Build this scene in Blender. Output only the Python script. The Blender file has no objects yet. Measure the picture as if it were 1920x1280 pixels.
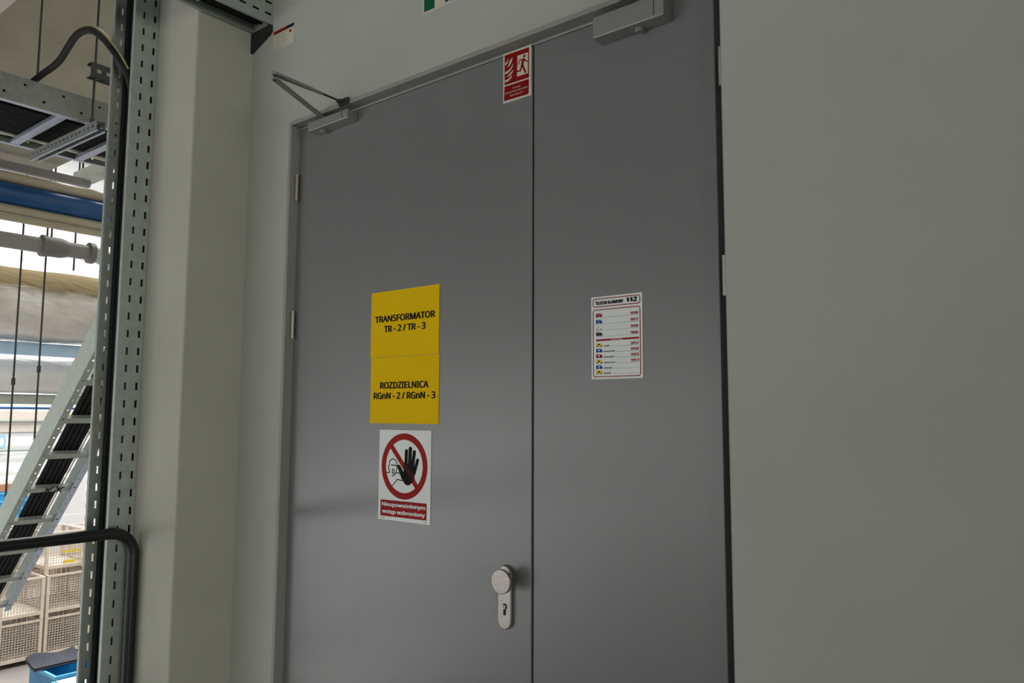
import bpy, bmesh, math, random
from mathutils import Vector, Matrix
from mathutils.geometry import tessellate_polygon
random.seed(7)
PI = math.pi
SC = bpy.context.scene
COL = SC.collection

# ------------------------------------------------------------------ camera
YAW, PITCH, ROLL, FPX = math.radians(38.40), math.radians(5.5375), math.radians(0.2465), 1449.07
CAM = Vector((0.0, -1.667, 1.5))
_cy, _sy, _cp, _sp = math.cos(YAW), math.sin(YAW), math.cos(PITCH), math.sin(PITCH)
FW = Vector((-_sy * _cp, _cy * _cp, _sp))
RT = Vector((_cy, _sy, 0))
UP = RT.cross(FW)
_c, _s = math.cos(ROLL), math.sin(ROLL)
R2, U2 = _c * RT + _s * UP, -_s * RT + _c * UP
cd = bpy.data.cameras.new('camera')
cd.sensor_width = 36.0
cd.lens = FPX / 1920 * 36.0
cd.clip_start, cd.clip_end = 0.05, 200
cam = bpy.data.objects.new('camera', cd)
COL.objects.link(cam)
cam.matrix_world = Matrix(((R2.x, U2.x, -FW.x, CAM.x), (R2.y, U2.y, -FW.y, CAM.y), (R2.z, U2.z, -FW.z, CAM.z), (0, 0, 0, 1)))
SC.camera = cam

# ------------------------------------------------------------------ world, daylight, exposure
SC.view_settings.view_transform = 'Standard'
SC.view_settings.look = 'None'
SC.view_settings.gamma = 1.0
SC.view_settings.exposure = -0.04
SC.view_settings.use_curve_mapping = False
W = bpy.data.worlds.new('hall_ambient')
SC.world = W
W.use_nodes = True
W.node_tree.nodes['Background'].inputs[0].default_value = (0.93, 1.0, 0.97, 1)
W.node_tree.nodes['Background'].inputs[1].default_value = 0.13


def area(name, loc, target, sx, sy, power, col=(1, 1, 1)):
    l = bpy.data.lights.new(name, 'AREA')
    l.shape = 'RECTANGLE'
    l.size, l.size_y, l.energy, l.color = sx, sy, power, col
    o = bpy.data.objects.new(name, l)
    COL.objects.link(o)
    o.location = loc
    d = Vector(target) - Vector(loc)
    o.rotation_euler = d.to_track_quat('-Z', 'Y').to_euler()
    return o


# daylight through the hall's roof lights
for k, (lx, ly) in enumerate(((-11, 7), (-20, 7), (-29, 7), (-11, 18), (-22, 18))):
    area('roof_light', (lx, ly, 13.6), (lx, ly, 0), 6, 8, 2100, (1.0, 0.98, 0.95))
# daylight from the open loading gate at the level of the hall floor
area('gate_daylight', (-22, -20.0, -2.0), (-2, 0, 1.3), 9, 1.6, 430, (0.95, 0.98, 1.0))
# daylight from the hall's long window band facing the gallery
area('window_daylight', (-3, -15.0, 1.0), (-1, 0, 1.0), 25, 3.6, 630, (1.0, 1.0, 0.95))
area('side_fill_light', (12, -4.6, 1.3), (-2.5, -0.2, 1.3), 4.5, 3.0, 540, (1.0, 0.99, 0.86))  # added fill without a real window, brightens the column's right face
for (lx, ly) in ((-9, -9), (-17, -12)):
    area('roof_light', (lx, ly, 13.6), (lx, ly, 0), 5, 6, 2500, (0.90, 0.96, 1.0)).data.spread = math.radians(62)


# ------------------------------------------------------------------ pixel -> point on a plane of the place
def ray(x, y):
    return R2 * ((x - 960) / FPX) - U2 * ((y - 640) / FPX) + FW


def pY(x, y, Y):
    d = ray(x, y)
    return CAM + d * ((Y - CAM.y) / d.y)


def pX(x, y, X):
    d = ray(x, y)
    return CAM + d * ((X - CAM.x) / d.x)


def pZ(x, y, Z):
    d = ray(x, y)
    return CAM + d * ((Z - CAM.z) / d.z)


# ------------------------------------------------------------------ materials
def mat(name, col, rough=0.5, metal=0.0, var=0.06, vscale=6.0, bump=0.0, bscale=80.0, spec=0.5, stretch=None, col2=None):
    m = bpy.data.materials.new(name)
    m.use_nodes = True
    nt = m.node_tree
    b = nt.nodes['Principled BSDF']
    b.inputs['Roughness'].default_value = rough
    b.inputs['Metallic'].default_value = metal
    b.inputs['Specular IOR Level'].default_value = spec
    tc = nt.nodes.new('ShaderNodeTexCoord')
    mp = nt.nodes.new('ShaderNodeMapping')
    nt.links.new(tc.outputs['Object'], mp.inputs[0])
    if stretch:
        mp.inputs['Scale'].default_value = stretch
    n = nt.nodes.new('ShaderNodeTexNoise')
    n.inputs['Scale'].default_value = vscale
    n.inputs['Detail'].default_value = 5
    nt.links.new(mp.outputs[0], n.inputs['Vector'])
    r = nt.nodes.new('ShaderNodeValToRGB')
    a = col
    c2 = col2 if col2 else tuple(min(1, c * (1 + var)) for c in a)
    c1 = tuple(c * (1 - var) for c in a)
    r.color_ramp.elements[0].position = 0.3
    r.color_ramp.elements[1].position = 0.7
    r.color_ramp.elements[0].color = (*c1, 1)
    r.color_ramp.elements[1].color = (*c2, 1)
    nt.links.new(n.outputs['Fac'], r.inputs[0])
    nt.links.new(r.outputs[0], b.inputs['Base Color'])
    if bump:
        n2 = nt.nodes.new('ShaderNodeTexNoise')
        n2.inputs['Scale'].default_value = bscale
        n2.inputs['Detail'].default_value = 3
        nt.links.new(mp.outputs[0], n2.inputs['Vector'])
        bp = nt.nodes.new('ShaderNodeBump')
        bp.inputs['Strength'].default_value = bump
        bp.inputs['Distance'].default_value = 0.01
        nt.links.new(n2.outputs['Fac'], bp.inputs['Height'])
        nt.links.new(bp.outputs[0], b.inputs['Normal'])
    return m


M = {}
M['wall'] = mat('painted_wall', (0.37, 0.385, 0.345), 0.7, var=0.03, vscale=2.5, bump=0.08, bscale=140)
M['column'] = mat('painted_column', (0.385, 0.38, 0.33), 0.75, var=0.04, vscale=3, bump=0.02, bscale=120)
M['door'] = mat('grey_door_paint', (0.148, 0.150, 0.153), 0.34, var=0.03, vscale=3, bump=0.015, bscale=220, spec=0.7)
M['frame'] = mat('grey_frame_paint', (0.26, 0.255, 0.24), 0.5, var=0.03)
M['dark'] = mat('black_gap_seal', (0.012, 0.012, 0.012), 0.8)
M['closer'] = mat('silver_grey_closer', (0.24, 0.24, 0.23), 0.42, metal=0.35, var=0.03)
M['steel'] = mat('brushed_steel', (0.34, 0.31, 0.28), 0.42, metal=0.8, var=0.08, vscale=40, stretch=(1, 1, 8))
M['hinge'] = mat('zinc_hinge', (0.42, 0.38, 0.32), 0.4, metal=0.5)
M['galv'] = mat('galvanised_steel', (0.33, 0.37, 0.345), 0.5, metal=0.35, var=0.10, vscale=30)
M['galvshade'] = mat('shaded_galvanised_steel', (0.20, 0.215, 0.195), 0.55, metal=0.35, var=0.12, vscale=30)  # darker copy of the steel, shade up high put into its colour
M['galvlight'] = mat('pale_galvanised_steel', (0.50, 0.56, 0.50), 0.5, metal=0.3, var=0.08, vscale=20)
M['galvblue'] = mat('daylight_tinted_galvanised', (0.46, 0.52, 0.64), 0.35, metal=0.7, var=0.08, vscale=20)  # blue hall daylight tinted into the steel colour
M['black'] = mat('black_powder_coat', (0.010, 0.010, 0.012), 0.35, var=0.1, spec=0.4)
M['cable'] = mat('black_cable_sheath', (0.008, 0.008, 0.010), 0.6, var=0.15, vscale=30, spec=0.25)
M['earth'] = mat('yellow_green_cable', (0.26, 0.27, 0.10), 0.6)
M['palecable'] = mat('pale_cable', (0.62, 0.60, 0.52), 0.5)
M['rod'] = mat('dark_threaded_rod', (0.05, 0.05, 0.05), 0.5, metal=0.4)
M['concrete'] = mat('beige_concrete', (0.34, 0.32, 0.26), 0.85, var=0.1, vscale=4, bump=0.1, bscale=60)
M['pale_concrete'] = mat('pale_concrete', (0.52, 0.50, 0.46), 0.85, var=0.1, vscale=4)
M['beigepipe'] = mat('beige_pipe_jacket', (0.42, 0.38, 0.28), 0.5, var=0.06)
M['bluepipe'] = mat('blue_painted_pipe', (0.002, 0.065, 0.22), 0.3, var=0.08)
M['bluereflection'] = mat('pale_blue_painted_reflection', (0.48, 0.70, 0.92), 0.5, var=0.08)  # blue reflection of the foil's underside, painted as a colour
M['greypipe'] = mat('grey_plastic_pipe', (0.25, 0.24, 0.24), 0.5, var=0.05)
M['greysocket'] = mat('grey_plastic_socket', (0.19, 0.17, 0.17), 0.5)
M['hallwhite'] = mat('white_hall_panels', (0.80, 0.82, 0.82), 0.6, var=0.02)
M['hallbeige'] = mat('beige_hall_panels', (0.62, 0.57, 0.50), 0.7, var=0.05)
M['hallfloor'] = mat('hall_concrete_floor', (0.24, 0.22, 0.21), 0.6, var=0.18, vscale=1.2)
M['floor'] = mat('gallery_floor_coating', (0.30, 0.31, 0.30), 0.5, var=0.05)
M['ceil'] = mat('gallery_soffit', (0.36, 0.37, 0.35), 0.8)
M['cagebeige'] = mat('cream_cage_steel', (0.66, 0.56, 0.46), 0.55, var=0.08)
M['cagewire'] = mat('cage_wire', (0.60, 0.52, 0.44), 0.5, var=0.1)
M['cagefloor'] = mat('cage_floor_board', (0.55, 0.50, 0.44), 0.8, var=0.15, vscale=3)
M['blueplastic'] = mat('blue_crate_plastic', (0.015, 0.25, 0.52), 0.4, var=0.08)
M['bluerim'] = mat('pale_blue_crate_rim', (0.12, 0.50, 0.80), 0.4, var=0.05)
M['lidwhite'] = mat('pale_crate_lid', (0.50, 0.72, 0.80), 0.45, var=0.05)
M['navy'] = mat('dark_navy_plastic', (0.010, 0.014, 0.030), 0.6, var=0.15)
M['orange'] = mat('terracotta_rack_beam', (0.42, 0.20, 0.11), 0.6, var=0.08)
M['yellowtag'] = mat('yellow_tag', (0.75, 0.55, 0.04), 0.5, var=0.05)
M['whitecab'] = mat('white_enclosure', (0.66, 0.66, 0.66), 0.5, var=0.02)
# sign prints
M['syellow'] = mat('yellow_sign_sheet', (0.75, 0.48, 0.0012), 0.7, var=0.02, spec=0.08)
M['swhite'] = mat('white_sign_sheet', (0.67, 0.70, 0.68), 0.4, var=0.02)
M['scream'] = mat('cream_sign_sheet', (0.52, 0.50, 0.40), 0.5, var=0.02)
M['sred'] = mat('red_print', (0.30, 0.020, 0.018), 0.75, var=0.03, spec=0.12)
M['sdred'] = mat('deep_red_print', (0.20, 0.004, 0.007), 0.75, var=0.03, spec=0.12)
M['smaroon'] = mat('maroon_overprint', (0.060, 0.010, 0.012), 0.75, var=0.03, spec=0.12)
M['sblack'] = mat('black_print', (0.008, 0.008, 0.009), 0.75, var=0.03, spec=0.12)
M['sblue'] = mat('blue_print', (0.010, 0.07, 0.32), 0.75, var=0.03, spec=0.12)
M['syel2'] = mat('yellow_print', (0.70, 0.50, 0.06), 0.75, var=0.03, spec=0.12)
M['sgreen'] = mat('green_print', (0.003, 0.09, 0.04), 0.75, var=0.03, spec=0.12)
M['sgrey'] = mat('grey_print', (0.16, 0.16, 0.15), 0.75, var=0.03, spec=0.12)


def foil(name, c1, c2, rough=0.3):
    m = mat(name, c1, rough, metal=0.9, var=0.12, vscale=2.2, bump=1.0, bscale=4.5, stretch=(1, 0.8, 1), col2=c2)
    return m


M['foil'] = foil('crinkled_aluminium_foil', (0.62, 0.60, 0.56), (0.85, 0.83, 0.80), 0.36)
nt_ = M['foil'].node_tree
b_ = nt_.nodes['Principled BSDF']
tc_ = nt_.nodes.new('ShaderNodeTexCoord')
sp_x = nt_.nodes.new('ShaderNodeSeparateXYZ')
nz_ = nt_.nodes.new('ShaderNodeTexNoise')
nz_.inputs['Scale'].default_value = 3.0
nz_.inputs['Detail'].default_value = 6
ma_ = nt_.nodes.new('ShaderNodeMath')
ma_.operation = 'MULTIPLY_ADD'
ma_.inputs[1].default_value = 0.22
nt_.links.new(tc_.outputs['Object'], sp_x.inputs[0])
nt_.links.new(tc_.outputs['Object'], nz_.inputs['Vector'])
nt_.links.new(nz_.outputs['Fac'], ma_.inputs[0])
nt_.links.new(sp_x.outputs['Z'], ma_.inputs[2])
mr_ = nt_.nodes.new('ShaderNodeMapRange')          # matte brown on the upper flank
mr_.inputs['From Min'].default_value = 0.60
mr_.inputs['From Max'].default_value = 0.72
nt_.links.new(ma_.outputs[0], mr_.inputs['Value'])
mx_ = nt_.nodes.new('ShaderNodeMixShader')
du_ = nt_.nodes.new('ShaderNodeBsdfDiffuse')
du_.inputs['Color'].default_value = (0.235, 0.19, 0.11, 1)
nt_.links.new(mr_.outputs[0], mx_.inputs[0])
nt_.links.new(b_.outputs[0], mx_.inputs[1])
nt_.links.new(du_.outputs[0], mx_.inputs[2])
nt_.links.new(mx_.outputs[0], nt_.nodes['Material Output'].inputs['Surface'])
M['foilw'] = foil('bright_aluminium_foil', (0.84, 0.84, 0.84), (0.95, 0.95, 0.95), 0.5)
M['foilw'].node_tree.nodes['Principled BSDF'].inputs['Metallic'].default_value = 0.25
M['foil'].node_tree.nodes['Principled BSDF'].inputs['Metallic'].default_value = 0.6


# ribs of the hall's far wall, a siding with horizontal ribs
def ribbed(name, col, scale):
    m = mat(name, col, 0.6, var=0.02)
    nt = m.node_tree
    b = nt.nodes['Principled BSDF']
    tc = nt.nodes.new('ShaderNodeTexCoord')
    w = nt.nodes.new('ShaderNodeTexWave')
    w.bands_direction = 'Z'
    w.inputs['Scale'].default_value = scale
    nt.links.new(tc.outputs['Object'], w.inputs['Vector'])
    bp = nt.nodes.new('ShaderNodeBump')
    bp.inputs['Strength'].default_value = 0.7
    bp.inputs['Distance'].default_value = 0.08
    nt.links.new(w.outputs['Fac'], bp.inputs['Height'])
    nt.links.new(bp.outputs[0], b.inputs['Normal'])
    return m


M['siding'] = ribbed('white_ribbed_siding', (0.80, 0.82, 0.83), 0.6)


# ------------------------------------------------------------------ mesh helpers
class MB:
    def __init__(self):
        self.v, self.f = [], []

    def add(self, vs, fs):
        o = len(self.v)
        self.v += [Vector(p) for p in vs]
        self.f += [[i + o for i in f] for f in fs]
        return self

    def box(self, x0, x1, y0, y1, z0, z1):
        vs = [(x, y, z) for x in (x0, x1) for y in (y0, y1) for z in (z0, z1)]
        return self.add(vs, [(0, 1, 3, 2), (4, 6, 7, 5), (0, 4, 5, 1), (2, 3, 7, 6), (0, 2, 6, 4), (1, 5, 7, 3)])

    def obox(self, c, ax, ay, az):
        c, ax, ay, az = Vector(c), Vector(ax), Vector(ay), Vector(az)
        vs = [c + i * ax + j * ay + k * az for i in (-1, 1) for j in (-1, 1) for k in (-1, 1)]
        return self.add(vs, [(0, 1, 3, 2), (4, 6, 7, 5), (0, 4, 5, 1), (2, 3, 7, 6), (0, 2, 6, 4), (1, 5, 7, 3)])

    def tube(self, pts, r, n=12, radii=None):
        pts = [Vector(p) for p in pts]
        vs, fs = [], []
        t0 = (pts[1] - pts[0]).normalized()
        ref = Vector((0, 0, 1)) if abs(t0.z) < 0.9 else Vector((0, 1, 0))
        a = (ref - t0 * ref.dot(t0)).normalized()
        for i, p in enumerate(pts):
            if i == 0:
                t = t0
            elif i == len(pts) - 1:
                t = (pts[-1] - pts[-2]).normalized()
            else:
                t = ((pts[i + 1] - p).normalized() + (p - pts[i - 1]).normalized()).normalized()
            a = (a - t * a.dot(t)).normalized()
            b = t.cross(a)
            rr = radii[i] if radii else r
            for k in range(n):
                an = 2 * PI * k / n
                vs.append(p + (a * math.cos(an) + b * math.sin(an)) * rr)
        for i in range(len(pts) - 1):
            for k in range(n):
                k2 = (k + 1) % n
                fs.append((i * n + k, i * n + k2, (i + 1) * n + k2, (i + 1) * n + k))
        fs.append(list(range(n))[::-1])
        fs.append([(len(pts) - 1) * n + k for k in range(n)])
        return self.add(vs, fs)

    def prism(self, poly, d):
        """poly: 3-D points of a flat outline; d: extrusion vector"""
        poly = [Vector(p) for p in poly]
        n = len(poly)
        d = Vector(d)
        fs = [list(range(n))[::-1], [n + i for i in range(n)]]
        for i in range(n):
            j = (i + 1) % n
            fs.append((i, j, n + j, n + i))
        return self.add(poly + [p + d for p in poly], fs)

    def perf(self, O, U, V, N, ub, vb, hole, t):
        """sheet with real slots: cells of the (ub x vb) grid, minus holes, thickness t along N"""
        O, U, V, N = Vector(O), Vector(U), Vector(V), Vector(N)
        nu, nv = len(ub) - 1, len(vb) - 1
        idx = {}
        vs, fs = [], []

        def vid(i, j, k):
            if (i, j, k) not in idx:
                idx[(i, j, k)] = len(vs)
                vs.append(O + U * ub[i] + V * vb[j] + N * (t * k))
            return idx[(i, j, k)]
        solid = lambda i, j: 0 <= i < nu and 0 <= j < nv and not hole(i, j)
        for i in range(nu):
            for j in range(nv):
                if not solid(i, j):
                    continue
                for k in (0, 1):
                    fs.append([vid(i, j, k), vid(i + 1, j, k), vid(i + 1, j + 1, k), vid(i, j + 1, k)])
                for (di, dj, a, b) in ((-1, 0, (i, j), (i, j + 1)), (1, 0, (i + 1, j), (i + 1, j + 1)), (0, -1, (i, j), (i + 1, j)), (0, 1, (i, j + 1), (i + 1, j + 1))):
                    if not solid(i + di, j + dj):
                        fs.append([vid(*a, 0), vid(*b, 0), vid(*b, 1), vid(*a, 1)])
        return self.add(vs, fs)

    def build(self, name, m, parent=None, smooth=False, bevel=0.0, kind=None):
        o0 = wloc(parent) if parent else Vector((0, 0, 0))
        me = bpy.data.meshes.new(name)
        me.from_pydata([tuple(v - o0) for v in self.v], [], self.f)
        bm = bmesh.new()
        bm.from_mesh(me)
        bmesh.ops.recalc_face_normals(bm, faces=bm.faces)
        bm.to_mesh(me)
        bm.free()
        me.materials.append(m)
        o = bpy.data.objects.new(name, me)
        COL.objects.link(o)
        if parent:
            o.parent = parent
        if smooth:
            for p in me.polygons:
                p.use_smooth = len(p.vertices) == 4
            es = o.modifiers.new('edge', 'EDGE_SPLIT')
            es.split_angle = math.radians(40)
        if bevel:
            bv = o.modifiers.new('bevel', 'BEVEL')
            bv.width = bevel
            bv.segments = 2
            bv.limit_method = 'ANGLE'
        if kind:
            o['kind'] = kind
        return o


def wloc(o):
    p = Vector((0, 0, 0))
    while o:
        p += o.location
        o = o.parent
    return p


def thing(name, label, cat, loc, group=None):
    o = bpy.data.objects.new(name, None)
    o.empty_display_size = 0.1
    COL.objects.link(o)
    o.location = loc
    o['label'] = label
    o['category'] = cat
    if group:
        o['group'] = group
    return o


def tag(o, label, cat, group=None):
    """a thing that is one mesh: move its origin to its middle base"""
    me = o.data
    lo = Vector([min(v.co[i] for v in me.vertices) for i in range(3)])
    hi = Vector([max(v.co[i] for v in me.vertices) for i in range(3)])
    c = Vector(((lo.x + hi.x) / 2, (lo.y + hi.y) / 2, lo.z))
    me.transform(Matrix.Translation(-c))
    o.location = c
    o['label'] = label
    o['category'] = cat
    if group:
        o['group'] = group
    return o


def dup(root, loc, label):
    r = root.copy()
    COL.objects.link(r)
    r.location = loc
    r['label'] = label
    for ch in list(root.children):
        c = ch.copy()
        COL.objects.link(c)
        c.parent = r
        for g in ch.children:
            d = g.copy()
            COL.objects.link(d)
            d.parent = c
    return r


def arc(c, a, b, r, a0, a1, n=8):
    """points of an arc in the plane of unit vectors a, b"""
    c, a, b = Vector(c), Vector(a), Vector(b)
    return [c + (a * math.cos(a0 + (a1 - a0) * i / n) + b * math.sin(a0 + (a1 - a0) * i / n)) * r for i in range(n + 1)]


# ------------------------------------------------------------------ the setting
YL = 0.035                                   # face of the door leaves, set back in the wall
OL = pY(541.5, 300, 0).x                     # opening: outer edges of the frame
OR = pY(1361, 500, 0).x
OT = pY(740, 155, 0).z
CX = pY(455, 600, 0).x                       # the pier beside the door: right face
CF = -0.235                                  # its front face
CL = pY(292, 250, CF).x - 0.01               # its left edge
H = 3.35
MB().box(CX, OL, 0, 0.22, 0, H).box(OR, 4.2, 0, 0.22, 0, H).box(OL, OR, 0, 0.22, OT, H).build('wall_back', M['wall'], kind='structure')
TN_ = CF - 0.10
MB().box(pY(181, 640, TN_).x, CX, CF, 0.22, 0, H).build('column', M['column'], bevel=0.006, kind='structure')
MB().box(CL - 0.05, 4.2, -4.2, -0.0, -0.3, 0).build('floor', M['floor'], kind='structure')
MB().box(CL - 0.05, 4.2, -7, 0.22, H, H + 0.3).build('ceiling', M['ceil'], kind='structure')
MB().box(1.6, 1.8, -1.0, 0, 0, H).build('added_shading_wall', M['hallwhite'], kind='structure')  # unseen short wall, added to shade the right side and bounce light
# hall beyond the gallery's edge
HF = -3.75
HX = -36.0
MB().box(HX - 2, 8, -26, 34, HF - 0.3, HF).build('floor_hall', M['hallfloor'], kind='structure')
MB().box(HX - 0.3, HX, -26, 34, HF, 14.0).build('wall_hall', M['siding'], kind='structure')
MB().box(HX, CL - 0.06, 33.7, 34, HF, 14.0).build('wall_hall_end', M['hallwhite'], kind='structure')
MB().box(HX - 0.3, CL - 0.06, -26, 34, 14.0, 14.3).build('ceiling_hall', M['hallwhite'], kind='structure')
# substructure of the gallery and the side of the block behind the door
MB().box(CL, CX, 0.22, 12, -3.75, 8).build('wall_side', M['column'], kind='structure')

# ------------------------------------------------------------------ double door
F = MB()
IL, IR, IT = OL + 0.014, OR - 0.002, OT - 0.014
F.box(OL, IL, -0.003, 0.10, 0, OT).box(IR, OR, 0.0, 0.10, 0, OT).box(IL, IR, -0.003, 0.10, IT, OT)
LT = pY(1000.4, 86, YL).z                   # top of the leaves
F.box(IL, IR, YL + 0.004, 0.10, LT + 0.004, IT)
F.box(IL, IL + 0.03, YL + 0.05, 0.10, 0, LT).box(IR - 0.03, IR, YL + 0.05, 0.10, 0, LT)
fr = F.build('trim_1', M['frame'], bevel=0.003, kind='structure')
XA = pY(557, 300, YL).x                     # left leaf: left edge
XM = pY(999, 500, YL).x                     # the gap between the leaves
XB = pY(1348.5, 500, YL).x                  # right leaf: right edge


def leaf(name, x0, x1):
    return MB().box(x0, x1, YL, YL + 0.055, 0.012, LT).build(name, M['door'], bevel=0.0025, kind='structure')


leaf_l = leaf('door_1', XA, XM - 0.003)
leaf_r = leaf('door_2', XM + 0.003, XB)
# overlapping rebate behind the middle gap, part of the passive leaf
MB().box(XM - 0.03, XM + 0.03, YL + 0.057, YL + 0.075, 0.012, LT).build('rebate_strip', M['dark'], leaf_r)


def hinge(x, yt, yb, xp, parent, r):
    p0, p1 = pY(xp, yb, YL - 0.022), pY(xp, yt, YL - 0.022)
    zs = [p0.z + (p1.z - p0.z) * t for t in (0, 0.25, 0.255, 0.745, 0.75, 1)]
    m = MB()
    for a in (0, 2, 4):
        m.tube([(p0.x, YL - 0.012, zs[a]), (p0.x, YL - 0.012, zs[a + 1])], r, 14)
    h = m.build('hinge', M['hinge'], parent, smooth=True)
    MB().tube([(p0.x, YL - 0.012, zs[0] + 0.002), (p0.x, YL - 0.012, zs[-1] - 0.002)], r * 0.8, 10).build('pin', M['dark'], h)


hinge(0, 477, 553, 1358, leaf_r, 0.0075)
hinge(0, 85, 158, 1350.5, leaf_r, 0.0075)
hinge(0, 327, 376, 551.5, leaf_l, 0.006)
hinge(0, 583, 634, 543.5, leaf_l, 0.006)

# lock plate with knob
pt, pb = pY(947, 1058, YL), pY(947, 1178, YL)
pw = abs(pY(962.5, 1120, YL).x - pY(937.5, 1120, YL).x) / 2
pcx = (pY(962.5, 1120, YL).x + pY(937.5, 1120, YL).x) / 2
hd = MB()
out = arc((pcx, YL, pt.z - pw), (1, 0, 0), (0, 0, 1), pw, 0, PI, 14) + arc((pcx, YL, pb.z + pw), (1, 0, 0), (0, 0, 1), pw, PI, 2 * PI, 14)
hd.prism(out, (0, -0.011, 0))
handle = hd.build('door_handle', M['steel'], leaf_l, bevel=0.003)
kc = pY(938.5, 1090.6, YL - 0.05)
kr = (pY(938.5, 1067.5, YL - 0.05).z - pY(938.5, 1114, YL - 0.05).z) / 2
kn = MB()
ys = [(-0.011, 0.013), (-0.030, 0.013), (-0.034, 0.020), (-0.038, kr - 0.003), (-0.042, kr), (-0.0485, kr), (-0.0500, kr - 0.0012), (-0.0503, kr - 0.004)]
n = 36
vs, fs = [], []
for i, (yy, rr) in enumerate(ys):
    cx = pcx + (kc.x - pcx) * min(1, (yy + 0.011) / -0.027)
    for k in range(n):
        an = 2 * PI * k / n
        vs.append((cx + rr * math.cos(an), YL + yy, kc.z + rr * math.sin(an)))
for i in range(len(ys) - 1):
    for k in range(n):
        fs.append((i * n + k, i * n + (k + 1) % n, (i + 1) * n + (k + 1) % n, (i + 1) * n + k))
fs.append([(len(ys) - 1) * n + k for k in range(n)])
kn.add(vs, fs).build('knob', M['steel'], handle, smooth=True)
ck = pY(890 + 450 / 8, 1040 + 775 / 8, YL - 0.011)
kh = MB()
pts = arc((ck.x, YL - 0.0112, ck.z), (1, 0, 0), (0, 0, 1), 0.0085, -math.radians(60), math.radians(240), 16)
pts += [Vector((ck.x - 0.0045, YL - 0.0112, ck.z - 0.023)), Vector((ck.x + 0.0045, YL - 0.0112, ck.z - 0.023))]
kh.prism(pts, (0, -0.0004, 0)).build('keyhole', M['dark'], handle)
cy = MB().tube([(ck.x - 0.002, YL - 0.0112, ck.z - 0.001), (ck.x - 0.002, YL - 0.013, ck.z - 0.001)], 0.0058, 16)
cy.build('lock_cylinder', M['steel'], handle, smooth=True)
MB().box(ck.x - 0.0028, ck.x - 0.0012, YL - 0.0134, YL - 0.013, ck.z - 0.0045, ck.z + 0.0025).build('key_slot', M['dark'], handle)

# ------------------------------------------------------------------ door closers


def closer(label, x0, x1, z0, z1, knobs, arm=None):
    yb, yf = YL, YL - 0.048
    r = thing('door_closer', label, 'door closer', (x0, YL, z0))
    MB().box(x0, x1, yf, yb, z0, z1).build('body', M['closer'], r, bevel=0.003)
    MB().box(x1 - 0.028, x1 - 0.026, yf - 0.0006, yf + 0.001, z0 + 0.006, z1 - 0.006).build('cover_joint', M['dark'], r)
    kx = knobs
    ky = (yb + yf) / 2 + 0.004
    MB().tube([(kx, ky, z0 + 0.002), (kx, ky, z0 - 0.006), (kx, ky, z0 - 0.009)], 0.011, 16, [0.012, 0.012, 0.009]).build('bottom_cap', M['closer'], r, smooth=True)
    sp = MB().tube([(kx, ky, z1 - 0.002), (kx, ky, z1 + 0.016)], 0.010, 14)
    sp.build('spindle', M['hinge'], r, smooth=True)
    if arm:
        el, za = arm
        a0 = Vector((kx, ky, z1 + 0.013))
        e0 = Vector((el.x, el.y, z1 + 0.013))
        d = (e0 - a0).normalized()
        w = Vector((0, 0, 1)).cross(d)
        m = MB()
        poly = [a0 - d * 0.012 + w * 0.010, a0 - d * 0.012 - w * 0.010] + arc(e0, -w, d, 0.0095, 0, PI, 8)
        m.prism([p - Vector((0, 0, 0.0035)) for p in poly], (0, 0, 0.007))
        m.build('main_arm', M['closer'], r, bevel=0.001)
        br = Vector((x1 - 0.030, -0.012, z1 + 0.030))
        f0 = Vector((e0.x, e0.y, z1 + 0.030))
        dd = (br - f0).normalized()
        ww = Vector((0, 0, 1)).cross(dd)
        mid = f0 + dd * ((br - f0).length * 0.48)
        m = MB()
        poly = arc(f0, ww, -dd, 0.0105, 0, PI, 8) + [mid - ww * 0.0075, mid + dd * 0.03 - ww * 0.004, mid + dd * 0.03 + ww * 0.004, mid + ww * 0.0075]
        m.prism([p - Vector((0, 0, 0.0045)) for p in poly], (0, 0, 0.009))
        fo = m.build('forearm', M['closer'], r, bevel=0.001)
        MB().tube([mid + dd * 0.02, mid + dd * 0.055], 0.0058, 8).build('adjusting_nut', M['closer'], fo)
        MB().tube([mid + dd * 0.03, br], 0.0036, 10).build('threaded_rod', M['rod'], fo, smooth=True)
        MB().tube([e0 - Vector((0, 0, 0.006)), f0 + Vector((0, 0, 0.006))], 0.0055, 12).build('elbow_pin', M['rod'], fo, smooth=True)
    else:
        br = Vector((x0 + 0.13, -0.012, z1 + 0.030))
    m = MB()
    m.box(br.x - 0.02, br.x + 0.028, -0.012, -0.003, br.z - 0.010, br.z + 0.012)
    m.box(br.x - 0.010, br.x + 0.010, -0.03, -0.010, br.z - 0.006, br.z + 0.004)
    m.build('frame_bracket', M['rod'], r, bevel=0.001)
    return r


yf = YL - 0.048
cz = pY(577, 247, yf).z
cz1 = pY(650, 203, yf).z
closer_l = closer('silver door closer with folded arm at top of the wide left leaf', pY(577, 247, yf).x, pY(650.5, 225, yf).x, cz, cz1,
                  pY(606, 252, YL - 0.02).x, (pZ(515, 148, cz1 + 0.013), 0))
rz0 = pY(1111, 73, yf).z
rz1 = pY(1111, 33, yf).z
rx0, rx1 = pY(1111, 73, yf).x, pY(1244, 20, yf).x
r_cl = closer('silver door closer at top of the narrow right leaf, cut by the picture edge', rx0, rx1, rz0, rz1, pY(1199, 52, YL - 0.02).x,
              (Vector((rx0 - 0.05, -0.32, 0)), 0))


# ------------------------------------------------------------------ signs
FONT = None
try:
    import os
    FONT = bpy.data.fonts.load(os.path.join(bpy.utils.system_resource('DATAFILES', path='fonts'), 'NotoSansHebrew-Regular.woff2'))
except Exception:
    FONT = None


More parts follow.
